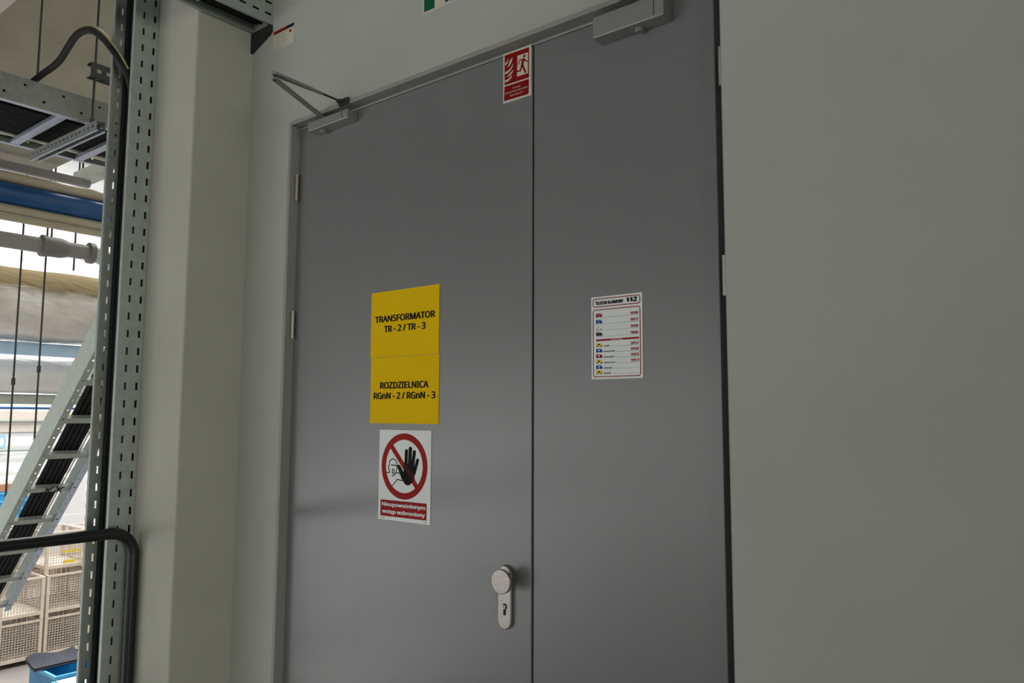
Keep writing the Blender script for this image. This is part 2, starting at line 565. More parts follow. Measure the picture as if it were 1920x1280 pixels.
class Sign:
    def __init__(self, name, label, tl, br, m, Y=YL, group=None, thick=0.002, corner=0.0):
        a, b = pY(*tl, Y), pY(*br, Y)
        self.o = Vector((a.x, Y, b.z))
        self.w, self.h = b.x - a.x, a.z - b.z
        self.Y, self.t = Y, thick
        self.r = thing(name, label, 'sign', self.o, group)
        pl = [(0, 0), (self.w, 0), (self.w, self.h), (0, self.h)]
        MB().prism([self.P(u, v, 0) for u, v in pl], (0, -thick, 0)).build('plate', m, self.r)

    def P(self, u, v, d):
        return Vector((self.o.x + u, self.Y - d, self.o.z + v))

    def uv(self, x, y):
        p = pY(x, y, self.Y)
        return (p.x - self.o.x, p.z - self.o.z)

    def polys(self, name, polys, m, layer=1, parent=None):
        b = MB()
        for i_, pl in enumerate(polys):
            b.prism([self.P(u, v, self.t - 0.0001) for u, v in pl], (0, -(0.0001 + 0.0003 * layer + 0.000004 * (i_ % 24)), 0))
        return b.build(name, m, parent or self.r)

    def stroke(self, pts, w, closed=False):
        """a line of width w as quads with round-ish joints"""
        out = []
        q = list(pts) + ([pts[0]] if closed else [])
        for (a, b) in zip(q[:-1], q[1:]):
            a, b = Vector(a), Vector(b)
            d = b - a
            if d.length < 1e-7:
                continue
            d.normalize()
            nn = Vector((-d.y, d.x)) * (w / 2)
            e = d * (w * 0.35)
            out.append([tuple(a - e + nn), tuple(a - e - nn), tuple(b + e - nn), tuple(b + e + nn)])
        return out

    def capsule(self, a, b, w0, w1=None):
        a, b = Vector(a), Vector(b)
        w1 = w1 or w0
        d = (b - a).normalized()
        nn = Vector((-d.y, d.x))
        p = []
        for i in range(9):
            t = PI / 2 + PI * i / 8
            p.append(tuple(a + (d * math.cos(t) + nn * math.sin(t)) * w0 / 2))
        for i in range(9):
            t = -PI / 2 + PI * i / 8
            p.append(tuple(b + (d * math.cos(t) + nn * math.sin(t)) * w1 / 2))
        return p

    def rrect(self, u0, u1, v0, v1, r, n=5):
        p = []
        for (cx, cy, a0) in ((u1 - r, v1 - r, 0), (u0 + r, v1 - r, PI / 2), (u0 + r, v0 + r, PI), (u1 - r, v0 + r, 1.5 * PI)):
            for i in range(n + 1):
                t = a0 + PI / 2 * i / n
                p.append((cx + r * math.cos(t), cy + r * math.sin(t)))
        return p

    def outline(self, pin, pout):
        """quads between two outlines of the same count"""
        nn = len(pin)
        return [[pout[i], pout[(i + 1) % nn], pin[(i + 1) % nn], pin[i]] for i in range(nn)]

    def glyph_faces(self, body):
        """filled outlines of a line of text: every outer contour with its own holes"""
        c = bpy.data.curves.new('text', 'FONT')
        c.body = body
        c.fill_mode = 'NONE'
        c.resolution_u = 4
        if FONT:
            c.font = FONT
        o = bpy.data.objects.new('text', c)
        COL.objects.link(o)
        dg = bpy.context.evaluated_depsgraph_get()
        dg.update()
        me = bpy.data.meshes.new_from_object(o.evaluated_get(dg))
        bpy.data.objects.remove(o)
        nxt = {}
        for e in me.edges:
            a_, b_ = e.vertices
            nxt.setdefault(a_, []).append(b_)
            nxt.setdefault(b_, []).append(a_)
        loops, seen = [], set()
        for v in range(len(me.vertices)):
            if v in seen or v not in nxt:
                continue
            # follow the contour in ascending vertex order first
            lp, prev, cur = [], None, v
            while cur not in seen:
                seen.add(cur)
                lp.append((me.vertices[cur].co.x, me.vertices[cur].co.y))
                nb = [q for q in nxt[cur] if q != prev and q not in seen]
                if not nb:
                    break
                prev, cur = cur, (cur + 1 if cur + 1 in nb else nb[0])
            if len(lp) > 2:
                loops.append(lp)
        bpy.data.meshes.remove(me)

        def sarea(p):
            return sum(p[i][0] * p[(i + 1) % len(p)][1] - p[(i + 1) % len(p)][0] * p[i][1] for i in range(len(p))) / 2

        def inside(pt, poly):
            r_ = False
            for i in range(len(poly)):
                (x1, y1), (x2, y2) = poly[i], poly[i - 1]
                if (y1 > pt[1]) != (y2 > pt[1]) and pt[0] < (x2 - x1) * (pt[1] - y1) / (y2 - y1) + x1:
                    r_ = not r_
            return r_
        ar = [sarea(p) for p in loops]
        sg = 1 if max(ar, key=abs) > 0 else -1
        outs = [p for p, q in zip(loops, ar) if q * sg > 0]
        holes = [p for p, q in zip(loops, ar) if q * sg < 0]
        tris = []
        for k, p in enumerate(outs):
            hs = [h for h in holes if inside(h[0], p)]
            flat = [v for lp in [p] + hs for v in lp]
            for t in tessellate_polygon([[Vector((x, y, 0)) for x, y in lp] for lp in [p] + hs]):
                tris.append((k, [flat[i] for i in t]))
        return tris

    def text(self, body, u0, u1, vbase, cap, m, bold=0.02, layer=2, parent=None, name='lettering'):
        tris = self.glyph_faces(body)
        ch = max(y for _, t in self.glyph_faces('E') for _, y in t)
        xs = [x for _, t in tris for x, _ in t]
        x0, x1 = min(xs), max(xs)
        bx = bold * 1.25                                   # stem weight, in em
        sx, sy = (u1 - u0) / (x1 - x0 + 2 * bx), cap / (ch + bx)
        verts, faces = [], []
        step = 0
        for ox, oy in ((-bx, 0), (-bx * 0.33, bx * 0.5), (bx * 0.33, -bx * 0.5), (bx, 0)):
            for k, t in tris:
                dz = self.t + 0.0003 * layer + 0.000004 * step + 0.000001 * (k % 3)
                faces.append([len(verts), len(verts) + 1, len(verts) + 2])
                verts += [(u0 + (x - x0 + bx + ox) * sx, -dz, vbase + (y + oy) * sy) for x, y in t]
            step += 1
        me = bpy.data.meshes.new(name)
        me.from_pydata(verts, [], faces)
        me.materials.append(m)
        bm = bmesh.new()
        bm.from_mesh(me)
        bm.normal_update()
        for f in bm.faces:
            if f.normal.y > 0:
                f.normal_flip()
        bm.to_mesh(me)
        bm.free()
        t = bpy.data.objects.new(name, me)
        COL.objects.link(t)
        t.parent = parent or self.r
        return t


# yellow plates
ymid = pY(697.5, 671, YL).z
s = Sign('yellow_sign', 'upper yellow plate reading TRANSFORMATOR on the wide door leaf', (698, 550.2), (823, 662.8), M['syellow'])
z = lambda x, y: s.uv(680 + x / 4.4125, 520 + y / 4.414)
cap = 0.0215
s.text('TRANSFORMATOR', z(107, 378)[0], z(606, 322)[0], z(107, 378)[1], cap, M['sblack'], 0.034)
s.text('TR - 2 / TR - 3', z(180, 455)[0], z(525, 420)[0], z(180, 455)[1], cap, M['sblack'], 0.034)
s = Sign('yellow_sign', 'lower yellow plate reading ROZDZIELNICA, directly above the no entry sign', (697, 671.6), (822.5, 794.7), M['syellow'])
s.text('ROZDZIELNICA', z(148, 920)[0], z(550, 905)[0], z(148, 920)[1], cap, M['sblack'], 0.034)
s.text('RGnN - 2 / RGnN - 3', z(95, 1008)[0], z(607, 992)[0], z(95, 1006)[1], cap, M['sblack'], 0.034)

# no entry sign
s = Sign('prohibition_sign', 'white no entry sign with raised black hand in a red ring', (713, 805.2), (807, 984), M['swhite'])
z = lambda x, y: s.uv(690 + x / 6.093, 790 + y / 6.095)
pxu = abs(z(430, 500)[0] - z(424, 500)[0]) / 6 * 1.0
cu = (z(160, 514)[0] + z(688, 514)[0]) / 2
cv = (z(424, 135)[1] + z(424, 893)[1]) / 2
Ro = (z(424, 135)[1] - z(424, 893)[1]) / 2
Ri = Ro * 0.805
circ = lambda r, n=48: [(cu + r * math.cos(2 * PI * i / n), cv + r * math.sin(2 * PI * i / n)) for i in range(n)]
ring = s.polys('red_ring', s.outline(circ(Ri), circ(Ro)), M['sred'], 2)
d = math.radians(-46.5)
a, b = (cu - Ri * math.cos(d), cv - Ri * math.sin(d)), (cu + Ri * math.cos(d), cv + Ri * math.sin(d))
s.polys('red_bar', s.stroke([a, b], Ro * 0.165), M['sred'], 1)
fw = pxu * 36
palm = [z(*p) for p in ((423, 470), (470, 488), (530, 500), (548, 560), (532, 640), (512, 695), (480, 726), (455, 730), (425, 712), (405, 670), (385, 600), (412, 575))]
hand = [palm, s.capsule(z(446, 338), z(438, 520), fw * 0.9, fw * 0.95), s.capsule(z(491, 313), z(478, 530), fw, fw), s.capsule(z(536, 350), z(510, 540), fw * 0.95, fw),
        s.capsule(z(573, 443), z(532, 590), fw * 0.8, fw * 0.95), s.capsule(z(360, 516), z(412, 640), fw * 0.9, fw * 1.3)]
s.polys('black_hand', hand, M['sblack'], 3)
s.polys('red_overprint', [[z(*p) for p in ((420, 478), (450, 490), (520, 592), (540, 650), (522, 690), (470, 610), (415, 530))]], M['smaroon'], 4)
lw = pxu * 8
hl = s.stroke([z(*p) for p in ((250, 500), (252, 460), (268, 434), (294, 424), (318, 438), (334, 470), (342, 503))], lw)
hl += s.stroke([z(272, 496), z(342, 503)], lw)
hl += s.stroke([z(*p) for p in ((250, 500), (240, 508), (240, 542), (253, 550), (252, 582), (218, 581))], lw)
hl += s.stroke([z(*p) for p in ((338, 503), (331, 560), (318, 600), (300, 618), (280, 621))], lw)
hl += s.stroke([z(295 + 11 * math.cos(t * PI / 5), 570 + 27 * math.sin(t * PI / 5)) for t in range(10)], lw, True)
hl += s.stroke([z(330, 586), z(378, 590)], lw) + s.stroke([z(282, 735), z(340, 660), z(405, 676)], lw)
s.polys('head_outline', hl, M['sblack'], 1)
l0, l1 = z(150, 886), z(674, 1130)
tb = s.polys('red_panel', [[z(150, 886), z(676, 938), z(674, 1132), z(147, 1070)]], M['sred'], 1)
l = z(165, 965)
s.text('Nieupoważnionym', z(166, 950)[0], z(662, 1000)[0], z(166, 955)[1], 0.0115, M['swhite'], 0.032, 3)
s.text('wstęp wzbroniony', z(168, 1040)[0], z(658, 1090)[0], z(168, 1036)[1], 0.0115, M['swhite'], 0.032, 3)
s.polys('fine_print', [[z(148, 1088), z(200, 1093), z(200, 1099), z(148, 1094)]], M['sgrey'], 1)
s.polys('fine_print', [[z(645, 1146), z(676, 1150), z(676, 1157), z(645, 1153)]], M['sgrey'], 1)

# fire door sign
s = Sign('fire_door_sign', 'red fire door sign with flames and running figure beside the top of the gap', (944.5, 102.5), (996.8, 178.5), M['scream'])
z = lambda x, y: s.uv(920 + x / 9.142, 70 + y / 9.142)
s.polys('upper_panel', [[z(248, 318), z(667, 172), z(663, 690), z(246, 828)]], M['sdred'], 1)
s.polys('lower_panel', [[z(244, 852), z(663, 716), z(658, 972), z(236, 1100)]], M['sdred'], 1)
s.polys('white_door', [[z(468, 322), z(649, 262), z(646, 618), z(462, 678)]], M['scream'], 2)
zu = abs(z(460, 500)[0] - z(450, 500)[0]) / 10
hc = z(588, 325)
man = [[(hc[0] + zu * 21 * math.cos(2 * PI * i / 14), hc[1] + zu * 21 * math.sin(2 * PI * i / 14)) for i in range(14)]]
man += [s.capsule(z(570, 388), z(545, 500), zu * 46, zu * 40)]
for a, b, w in (((565, 385), (515, 392), 16), ((515, 392), (485, 465), 15), ((588, 380), (615, 412), 16), ((615, 412), (652, 412), 15), ((545, 490), (520, 578), 26), ((520, 578), (462, 590), 22), ((556, 480), (605, 600), 28)):
    man.append(s.capsule(z(*a), z(*b), zu * w))
s.polys('running_figure', man, M['sdred'], 3)
fl = [((312, 355), (310, 420), (285, 465), (258, 492), (257, 455), (295, 415)), ((386, 345), (372, 420), (340, 482), (290, 527), (320, 470), (342, 400)),
      ((392, 450), (385, 502), (350, 572), (300, 620), (257, 642), (257, 605), (320, 570), (365, 510)), ((402, 560), (380, 612), (340, 662), (278, 688), (320, 645), (360, 600)),
      ((374, 655), (360, 702), (320, 747), (255, 782), (255, 745), (310, 720))]
s.polys('flames', [[z(*p) for p in f] for f in fl], M['scream'], 2)
s.text('Drzwi', z(392, 890)[0], z(514, 850)[0], z(392, 890)[1], 0.0054, M['scream'], 0.004, 3)
s.text('przeciwpożarowe', z(262, 985)[0], z(640, 865)[0], z(262, 985)[1], 0.0054, M['scream'], 0.004, 3)
s.text('Zamykać !', z(340, 1022)[0], z(568, 950)[0], z(340, 1022)[1], 0.0054, M['scream'], 0.004, 3)

# emergency numbers sign
s = Sign('emergency_numbers_sign', 'white emergency phone numbers sheet with red borders on the narrow leaf', (1109.3, 558), (1206.5, 708.3), M['swhite'])
w, h = s.w, s.h
U, V = (lambda u: u * w), (lambda v: (1 - v) * h)
bw = 0.0022
for (v0, v1) in ((0.022, 0.128), (0.155, 0.975)):
    po = s.rrect(U(0.03), U(0.965), V(v1), V(v0), 0.007)
    pi = s.rrect(U(0.03) + bw, U(0.965) - bw, V(v1) + bw, V(v0) - bw, 0.007 - bw)
    s.polys('red_border', s.outline(pi, po), M['sred'], 1)
s.text('TELEFON ALARMOWY', U(0.085), U(0.645), V(0.098), 0.0092, M['sblack'], 0.05)
s.text('112', U(0.69), U(0.91), V(0.095), 0.0122, M['sblack'], 0.075)


def van(u, v, m, m2, style):
    """a small printed van: body with a sloped bonnet and two wheels"""
    L, hh = U(0.128), 0.0085
    body = [(u, v), (u + L, v), (u + L, v + hh * 0.5), (u + L * 0.86, v + hh * 0.62), (u + L * 0.74, v + hh), (u, v + hh)]
    whl = []
    for wx in (0.2, 0.78):
        whl.append([(u + L * wx + 0.0017 * math.cos(2 * PI * i / 10), v + 0.0017 * math.sin(2 * PI * i / 10)) for i in range(10)])
    ic = s.polys('vehicle_symbol', [body], m, 1)
    s.polys('wheels', whl, m2, 2, ic)
    if style == 'cross':
        c = (u + L * 0.4, v + hh * 0.55)
        s.polys('star', [[(c[0] + (0.0022 if i % 2 == 0 else 0.0010) * math.cos(PI * i / 6), c[1] + (0.0022 if i % 2 == 0 else 0.0010) * math.sin(PI * i / 6)) for i in range(12)]], M['sblue'], 2, ic)
    if style == 'mark':
        s.polys('mark', [[(u + L * 0.3, v + hh * 0.35), (u + L * 0.6, v + hh * 0.35), (u + L * 0.55, v + hh * 0.8), (u + L * 0.35, v + hh * 0.75)]], M['swhite'] if m is not M['syel2'] else M['sblack'], 2, ic)
    if style == 'band':
        s.polys('band', [[(u + L * 0.15, v + hh * 0.5), (u + L * 0.7, v + hh * 0.5), (u + L * 0.7, v + hh * 0.62), (u + L * 0.15, v + hh * 0.62)]], M['scream'], 2, ic)


rows = [(0.245, '998', M['sred'], 'band'), (0.322, '997', M['sblue'], 'band'), (0.399, '999', M['swhite'], 'cross'), (0.474, '986', M['sblack'], 'band')]
for v, num, mm, st in rows:
    van(U(0.095), V(v), mm, M['sblack'] if mm is not M['sblack'] else M['sgrey'], st)
    s.text(num, U(0.775), U(0.925), V(v + 0.003), 0.0070, M['sred'], 0.035)
    s.polys('rule', [[(U(0.10), V(v + 0.014)), (U(0.925), V(v + 0.014)), (U(0.925), V(v + 0.014) + 0.0006), (U(0.10), V(v + 0.014) + 0.0006)]], M['sgrey'], 1)
s.polys('red_bar', [[(U(0.095), V(0.541)), (U(0.935), V(0.541)), (U(0.935), V(0.518)), (U(0.095), V(0.518))]], M['sred'], 1)
s.text('POGOTOWIE', U(0.40), U(0.625), V(0.5355), 0.0028, M['swhite'], 0.01)
rows = [(0.606, 'GAZOWE', '992', M['syel2'], 0.115), (0.673, 'WODOCIĄGOWE', '994', M['sblue'], 0.22), (0.740, 'CIEPŁOWNICZE', '993', M['sred'], 0.21),
        (0.807, 'ENERGETYCZNE', '991', M['syel2'], 0.22), (0.872, 'DŹWIGOWE', '', M['sblue'], 0.16), (0.934, 'DROGOWE', '', M['syel2'], 0.145)]
for v, wd, num, mm, ww in rows:
    van(U(0.095), V(v), mm, M['sblack'], 'mark')
    s.text(wd, U(0.25), U(0.25 + ww), V(v + 0.004), 0.0034, M['sblack'], 0.02)
    s.polys('rule', [[(U(0.275 + ww), V(v + 0.006)), (U(0.925), V(v + 0.006)), (U(0.925), V(v + 0.006) + 0.0006), (U(0.275 + ww), V(v + 0.006) + 0.0006)]], M['sgrey'], 1)
    if num:
        s.text(num, U(0.775), U(0.93), V(v - 0.004), 0.0070, M['sred'], 0.03)

# exit sign above the door, mostly above the picture
s = Sign('exit_sign', 'green exit sign with pale border on the wall above the door', (794, -62), (886.5, -12), M['scream'], Y=0)
w, h = s.w, s.h
s.polys('green_field', [s.rrect(0.008, w - 0.008, 0.008, h - 0.008, 0.002)], M['sgreen'], 1)
s.polys('pale_doorway', [[(0.055, 0.008), (0.120, 0.008), (0.120, h - 0.02), (0.055, h - 0.02)]], M['scream'], 2)
man = [s.capsule((0.085, h * 0.66), (0.075, h * 0.42), 0.028), s.capsule((0.07, h * 0.42), (0.045, h * 0.25), 0.016), s.capsule((0.045, h * 0.25), (0.022, h * 0.22), 0.013), s.capsule((0.08, h * 0.4), (0.108, h * 0.1), 0.016),
       s.capsule((0.085, h * 0.66), (0.115, h * 0.55), 0.01), s.capsule((0.078, h * 0.66), (0.045, h * 0.55), 0.01), [(0.093 + 0.012 * math.cos(i * PI / 6), h * 0.82 + 0.012 * math.sin(i * PI / 6)) for i in range(12)]]
s.polys('running_figure', man, M['sgreen'], 3)
s.polys('arrow', [[(w * 0.55, h * 0.45), (w * 0.78, h * 0.45), (w * 0.78, h * 0.3), (w * 0.93, h * 0.5), (w * 0.78, h * 0.7), (w * 0.78, h * 0.55), (w * 0.55, h * 0.55)]], M['scream'], 2)

# firestop label by the tray's passage through the wall
s = Sign('wall_label', 'small cream label with red and black header below the tray passage', (514, 61), (550.5, 79.5), M['scream'], Y=0, thick=0.0008)
w, h = s.w, s.h
s.polys('red_header', [[(0, h * 0.84), (w * 0.62, h * 0.84), (w * 0.62, h), (0, h)]], M['sdred'], 1)
s.polys('black_header', [[(w * 0.62, h * 0.84), (w, h * 0.84), (w, h), (w * 0.62, h)]], M['sblack'], 1)
s.polys('print_lines', [[(w * 0.05, h * v), (w * (0.7 - 0.1 * (k % 2)), h * v), (w * (0.7 - 0.1 * (k % 2)), h * (v + 0.018)), (w * 0.05, h * (v + 0.018))] for k, v in enumerate((0.06, 0.17, 0.29, 0.41, 0.53, 0.65, 0.75))], M['sgrey'], 1)
s.polys('red_symbol', [[(w * 0.78, h * 0.60), (w * 0.88, h * 0.60), (w * 0.88, h * 0.74), (w * 0.78, h * 0.74)]], M['sdred'], 1)

# ------------------------------------------------------------------ upright cable tray on the pier's front
TR = CL - 0.006                                  # outer face of its right side
TB = CF - 0.001                                  # back (base) plane
TN = pX(222, 640, TR).y                          # front edges
TL_ = pY(179, 640, TN).x                         # left side
tray_t = 0.0015


def slot_breaks(length, rows_c, sw):
    b = [0]
    for c in rows_c:
        b += [c - sw / 2, c + sw / 2]
    return b + [length]


def tray_side(O, Uv, Vv, Nv, width, length, rows, sw, sl, pitch, phase):
    ub = slot_breaks(width, rows, sw)
    vb = [0]
    q = phase
    while q + sl < length - 0.005:
        if q > 0.005:
            vb += [q, q + sl]
        q += pitch
    vb.append(length)
    return MB().perf(O, Uv, Vv, Nv, ub, vb, lambda i, j: i % 2 == 1 and j % 2 == 1, tray_t)


tw = TB - TN
z0t, z1t = 0.0, H
sl, pitch = 0.028, 0.07
zc = pX(261.5, 212, TR).z
# measured pitch between slots, read off the photograph's rows
zb_ = pX(252, 322, TR).z
pitch = (pX(261.5, 212, TR).z - pX(244, 495, TR).z)
pitch = pitch / round(pitch / 0.068)
ph = (zc - sl / 2) % pitch
tray = thing('cable_tray', 'upright perforated steel cable tray fixed to the front of the pier', 'cable tray', (TR, TB, 0))
rows_ = (tw * 0.36, tw * 0.82)
tray_side((TR - tray_t, TN, z0t), (0, 1, 0), (0, 0, 1), (1, 0, 0), tw, z1t, rows_, 0.0085, sl, pitch, ph).build('side_panel', M['galv'], tray)
tray_side((TL_, TN, z0t), (0, 1, 0), (0, 0, 1), (1, 0, 0), tw, z1t, rows_, 0.0065, sl, pitch, ph + 0.012).build('side_panel', M['galv'], tray)
bw_ = TR - TL_
tray_side((TL_ + tray_t, TB - tray_t, z0t), (1, 0, 0), (0, 0, 1), (0, 1, 0), bw_ - 2 * tray_t, z1t, (0.03, bw_ / 2, bw_ - 0.03), 0.0085, sl, pitch, ph).build('base_panel', M['galv'], tray)
for xx, sgn in ((TR, -1), (TL_, 1)):                # rolled front lips
    a0, a1 = (xx - 0.019, xx) if sgn < 0 else (xx - 0.0, xx + 0.016)
    m = MB().box(a0, a1, TN - 0.0015, TN, 0, H)
    b0 = a0 if sgn < 0 else a1 - 0.0015
    m.box(b0, b0 + 0.0015, TN, TN + 0.006, 0, H)
    m.build('rolled_lip', M['galv'], tray)
for k in range(4):  # unseen cables added so that the side slots look dark
    c = MB()
    xx = TL_ + 0.046 + (bw_ - 0.068) * k / 3
    c.tube([(xx + random.uniform(-.003, .003), TB - 0.022 - random.uniform(0, .003), H * i / 6) for i in range(7)], 0.0185, 10)
    tag(c.build('power_cable', M['cable'], smooth=True), 'black cable added deep inside the upright cable tray to darken its slots', 'cable', 'cables inside the upright tray')
c = MB()  # one more cable added to deepen the dark inside the tray
c.tube([(TL_ + 0.0170, TN + tw * 0.60 + random.uniform(-.0008, .0008), H * i / 6) for i in range(7)], 0.0125, 12)
tag(c.build('power_cable', M['cable'], smooth=True), 'black cable added along the left inside of the upright tray to darken it', 'cable')
for zz in (0.75, 1.55, 2.35, 3.1):
    m = MB().box(TR, TR + 0.0015, TN + tw * 0.9, TB, zz - 0.10, zz + 0.10)
    m.build('splice_plate', M['galv'], tray)

# tray under the ceiling that enters the wall above the pier
AX = pY(511, 30, -0.002).x
AZ = pY(508, 47, -0.002).z
BX = max(CX + 0.004, pX(366, 15, CX).x)
tray2 = thing('cable_tray', 'perforated steel cable tray under the ceiling running into the wall', 'cable tray', (AX, 0, AZ))
ln = 2.2
tray_side((AX - tray_t, -ln, AZ), (0, 0, 1), (0, 1, 0), (1, 0, 0), 0.11, ln, (0.036, 0.082), 0.0085, sl, 0.055, 0.02).build('side_panel', M['galv'], tray2)
tray_side((BX, -ln, AZ), (0, 0, 1), (0, 1, 0), (1, 0, 0), 0.11, ln, (0.036, 0.082), 0.0085, sl, 0.055, 0.02).build('side_panel', M['galv'], tray2)
MB().box(BX + tray_t, AX - tray_t, -ln, 0, AZ + 0.1085, AZ + 0.11).build('base_panel', M['galv'], tray2)
MB().box(AX - 0.012, AX, -ln, 0, AZ - 0.0015, AZ).build('rolled_lip', M['galv'], tray2)
MB().box(BX, BX + 0.014, -ln, 0, AZ - 0.0015, AZ).build('rolled_lip', M['galv'], tray2)
for q in range(3):
    c = MB()
    yy = [-ln + 0.02, -1.5, -0.9, -0.4, 0.1]
    c.tube([(BX + 0.035 + 0.03 * q + random.uniform(-.004, .004), y_, AZ + 0.088 + random.uniform(-.004, .004)) for y_ in yy], 0.012, 10)
    tag(c.build('power_cable', M['cable'], smooth=True), 'black power cable lying in the ceiling tray by the wall', 'cable', 'cables in the ceiling tray')
for q in range(4):
    c = MB()
    c.tube([(BX + 0.022 + (AX - BX - 0.044) * q / 3, y_, AZ + 0.042 + random.uniform(-.006, .006)) for y_ in (-ln + 0.02, -1.5, -0.9, -0.4, 0.1)], 0.0145, 10)
    tag(c.build('power_cable', M['cable'], smooth=True), 'black power cable lying in the ceiling tray by the wall', 'cable', 'cables in the ceiling tray')
# dark firestop wedge below the passage
fs = MB()
p1, p2, p3 = pY(478, 66, -0.001), pY(478, 101, -0.001), pY(513, 66, -0.001)
wz = AZ - 0.002
fs.prism([(CX + 0.001, -0.001, wz), (CX + 0.001, -0.001, p2.z), (AX + 0.004, -0.001, pY(512, 62, 0).z), (AX + 0.004, -0.001, wz)], (0, -0.012, 0))
tag(fs.build('firestop_seal', M['dark'], bevel=0.004), 'black firestop wedge under the tray in the corner of pier and wall', 'seal')

# ------------------------------------------------------------------ handrail at the gallery's edge
RZ = 1.075
RX = pZ(100, 1012.5, RZ).x
RYe = pX(245, 1130, RX).y
rr = 0.0205
hr = thing('handrail', 'black tubular handrail with rounded corner at the gallery edge', 'handrail', (RX, RYe, 0))
R_ = 0.085
pts = [(RX, -4.1, RZ), (RX, RYe - R_, RZ)] + [tuple(p) for p in arc((RX, RYe - R_, RZ - R_), (0, 0, 1), (0, 1, 0), R_, 0, PI / 2, 10)][1:] + [(RX, RYe, 0.0)]
MB().tube(pts, rr, 20).build('top_rail', M['black'], hr, smooth=True)
MB().tube([(RX, -4.1, 0.50), (RX, RYe, 0.50)], 0.016, 14).build('middle_rail', M['black'], hr, smooth=True)
for yy in (-1.5, -2.8, -4.05):
    MB().tube([(RX, yy, 0), (RX, yy, RZ)], rr, 16).build('post', M['black'], hr, smooth=True)
for yy in (RYe, -1.5, -2.8, -4.05):
    MB().tube([(RX, yy, 0), (RX, yy, 0.008)], 0.05, 20).build('foot_plate', M['black'], hr)

# ------------------------------------------------------------------ cable tray high on the left, hung in the hall
LX = -4.0
lz0, lz1 = pX(100, 211, LX).z, pX(100, 163, LX).z
LFX = pZ(100, 291, lz0).x
ly0, ly1 = -3.2, pX(330, 200, LX).y
ltr = thing('cable_ladder', 'horizontal cable ladder full of thin cables, high at the upper left', 'cable ladder', (LX, -0.5, lz0))
lh = lz1 - lz0
vb = [0]
q = 0.05
L_ = ly1 - ly0
while q < L_ - 0.05:
    vb += [q, q + 0.012]
    q += 0.085
vb.append(L_)
ubb = [0, lh * 0.25, lh * 0.25 + 0.012, lh * 0.7, lh * 0.7 + 0.012, lh]
MB().perf((LX, ly0, lz0), (0, 0, 1), (0, 1, 0), (-1, 0, 0), ubb, vb, lambda i, j: i % 2 == 1 and j % 2 == 1 and ((i == 1) == (j % 4 == 1)), 0.002).build('side_rail', M['galvshade'], ltr)
MB().perf((LFX, ly0, lz0), (0, 0, 1), (0, 1, 0), (1, 0, 0), ubb, vb, lambda i, j: i % 2 == 1 and j % 2 == 1 and ((i == 1) == (j % 4 == 1)), 0.002).build('side_rail', M['galvshade'], ltr)
MB().box(LX - 0.03, LX, ly0, ly1, lz0 - 0.002, lz0).build('bottom_flange', M['galvblue'], ltr)
MB().box(LFX, LFX + 0.03, ly0, ly1, lz0 - 0.002, lz0).build('bottom_flange', M['galvblue'], ltr)
ya, yb = pZ(75, 243, lz0).y, pZ(178, 286, lz0).y
sp_ = yb - ya
yy = ya - 6 * sp_
while yy < ly1:
    if yy > ly0:
        MB().box(LFX + 0.03, LX - 0.03, yy - 0.022, yy + 0.022, lz0, lz0 + 0.02).build('rung', M['galvblue'], ltr)
    yy += sp_
MB().box(LFX + 0.004, LX - 0.004, ly0, ly1, lz1 - 0.004, lz1 - 0.002).build('shade_sheet', M['cable'], ltr)  # dark sheet added for the shade among the heaped cables
nc = 15
for k in range(nc):
    xx = LFX + 0.13 + (LX - LFX - 0.29) * k / (nc - 1)
    c = MB()
    pts = []
    for t in range(9):
        pts.append((xx + random.uniform(-.003, .003), ly0 + (ly1 - ly0) * t / 8, lz0 + 0.031 + random.uniform(0, .003)))
    c.tube(pts, 0.010, 8)
    tag(c.build('tray_cable', M['cable'], smooth=True), 'thin dark cable in the row lying in the overhead cable ladder', 'cable', 'cables in the overhead ladder')
c = MB()
c.tube([(LFX + 0.065 + 0.02 * math.sin(t * 1.7), ly0 + (ly1 - ly0) * t / 14, lz0 + 0.034) for t in range(15)], 0.012, 8)
tag(c.build('tray_cable', M['palecable'], smooth=True), 'pale sagging cable along the far side of the overhead cable ladder', 'cable')


def strut(name, label, p0, p1, up, w, hgt, m, thickn=0.003):
    """slotted C channel between two points, open side along -up"""
    p0, p1, up = Vector(p0), Vector(p1), Vector(up).normalized()
    d = p1 - p0
    L = d.length
    d.normalize()
    sd = d.cross(up).normalized()
    r = thing(name, label, 'strut', p0)
    vb = [0]
    q = 0.03
    while q < L - 0.04:
        vb += [q, q + 0.02]
        q += 0.045
    vb.append(L)
    for sg in (-1, 1):
        o = p0 + sd * (sg * w / 2) - up * hgt / 2
        MB().perf(o, up, d, -sd * sg, [0, hgt * 0.42, hgt * 0.66, hgt], vb, lambda i, j: i == 1 and j % 2 == 1, thickn).build('flange', m, r)
        MB().obox(p0 + d * L / 2 + sd * (sg * (w / 2 - 0.005)) - up * (hgt / 2), d * L / 2, sd * 0.005, up * 0.002).build('lip', M['galvblue'], r)
    o = p0 - sd * (w / 2 - thickn) + up * (hgt / 2 - thickn)
    MB().perf(o, sd, d, up, [0, (w - 2 * thickn) * 0.35, (w - 2 * thickn) * 0.65, w - 2 * thickn], vb, lambda i, j: i == 1 and j % 2 == 1, thickn).build('web', m, r)
    return r


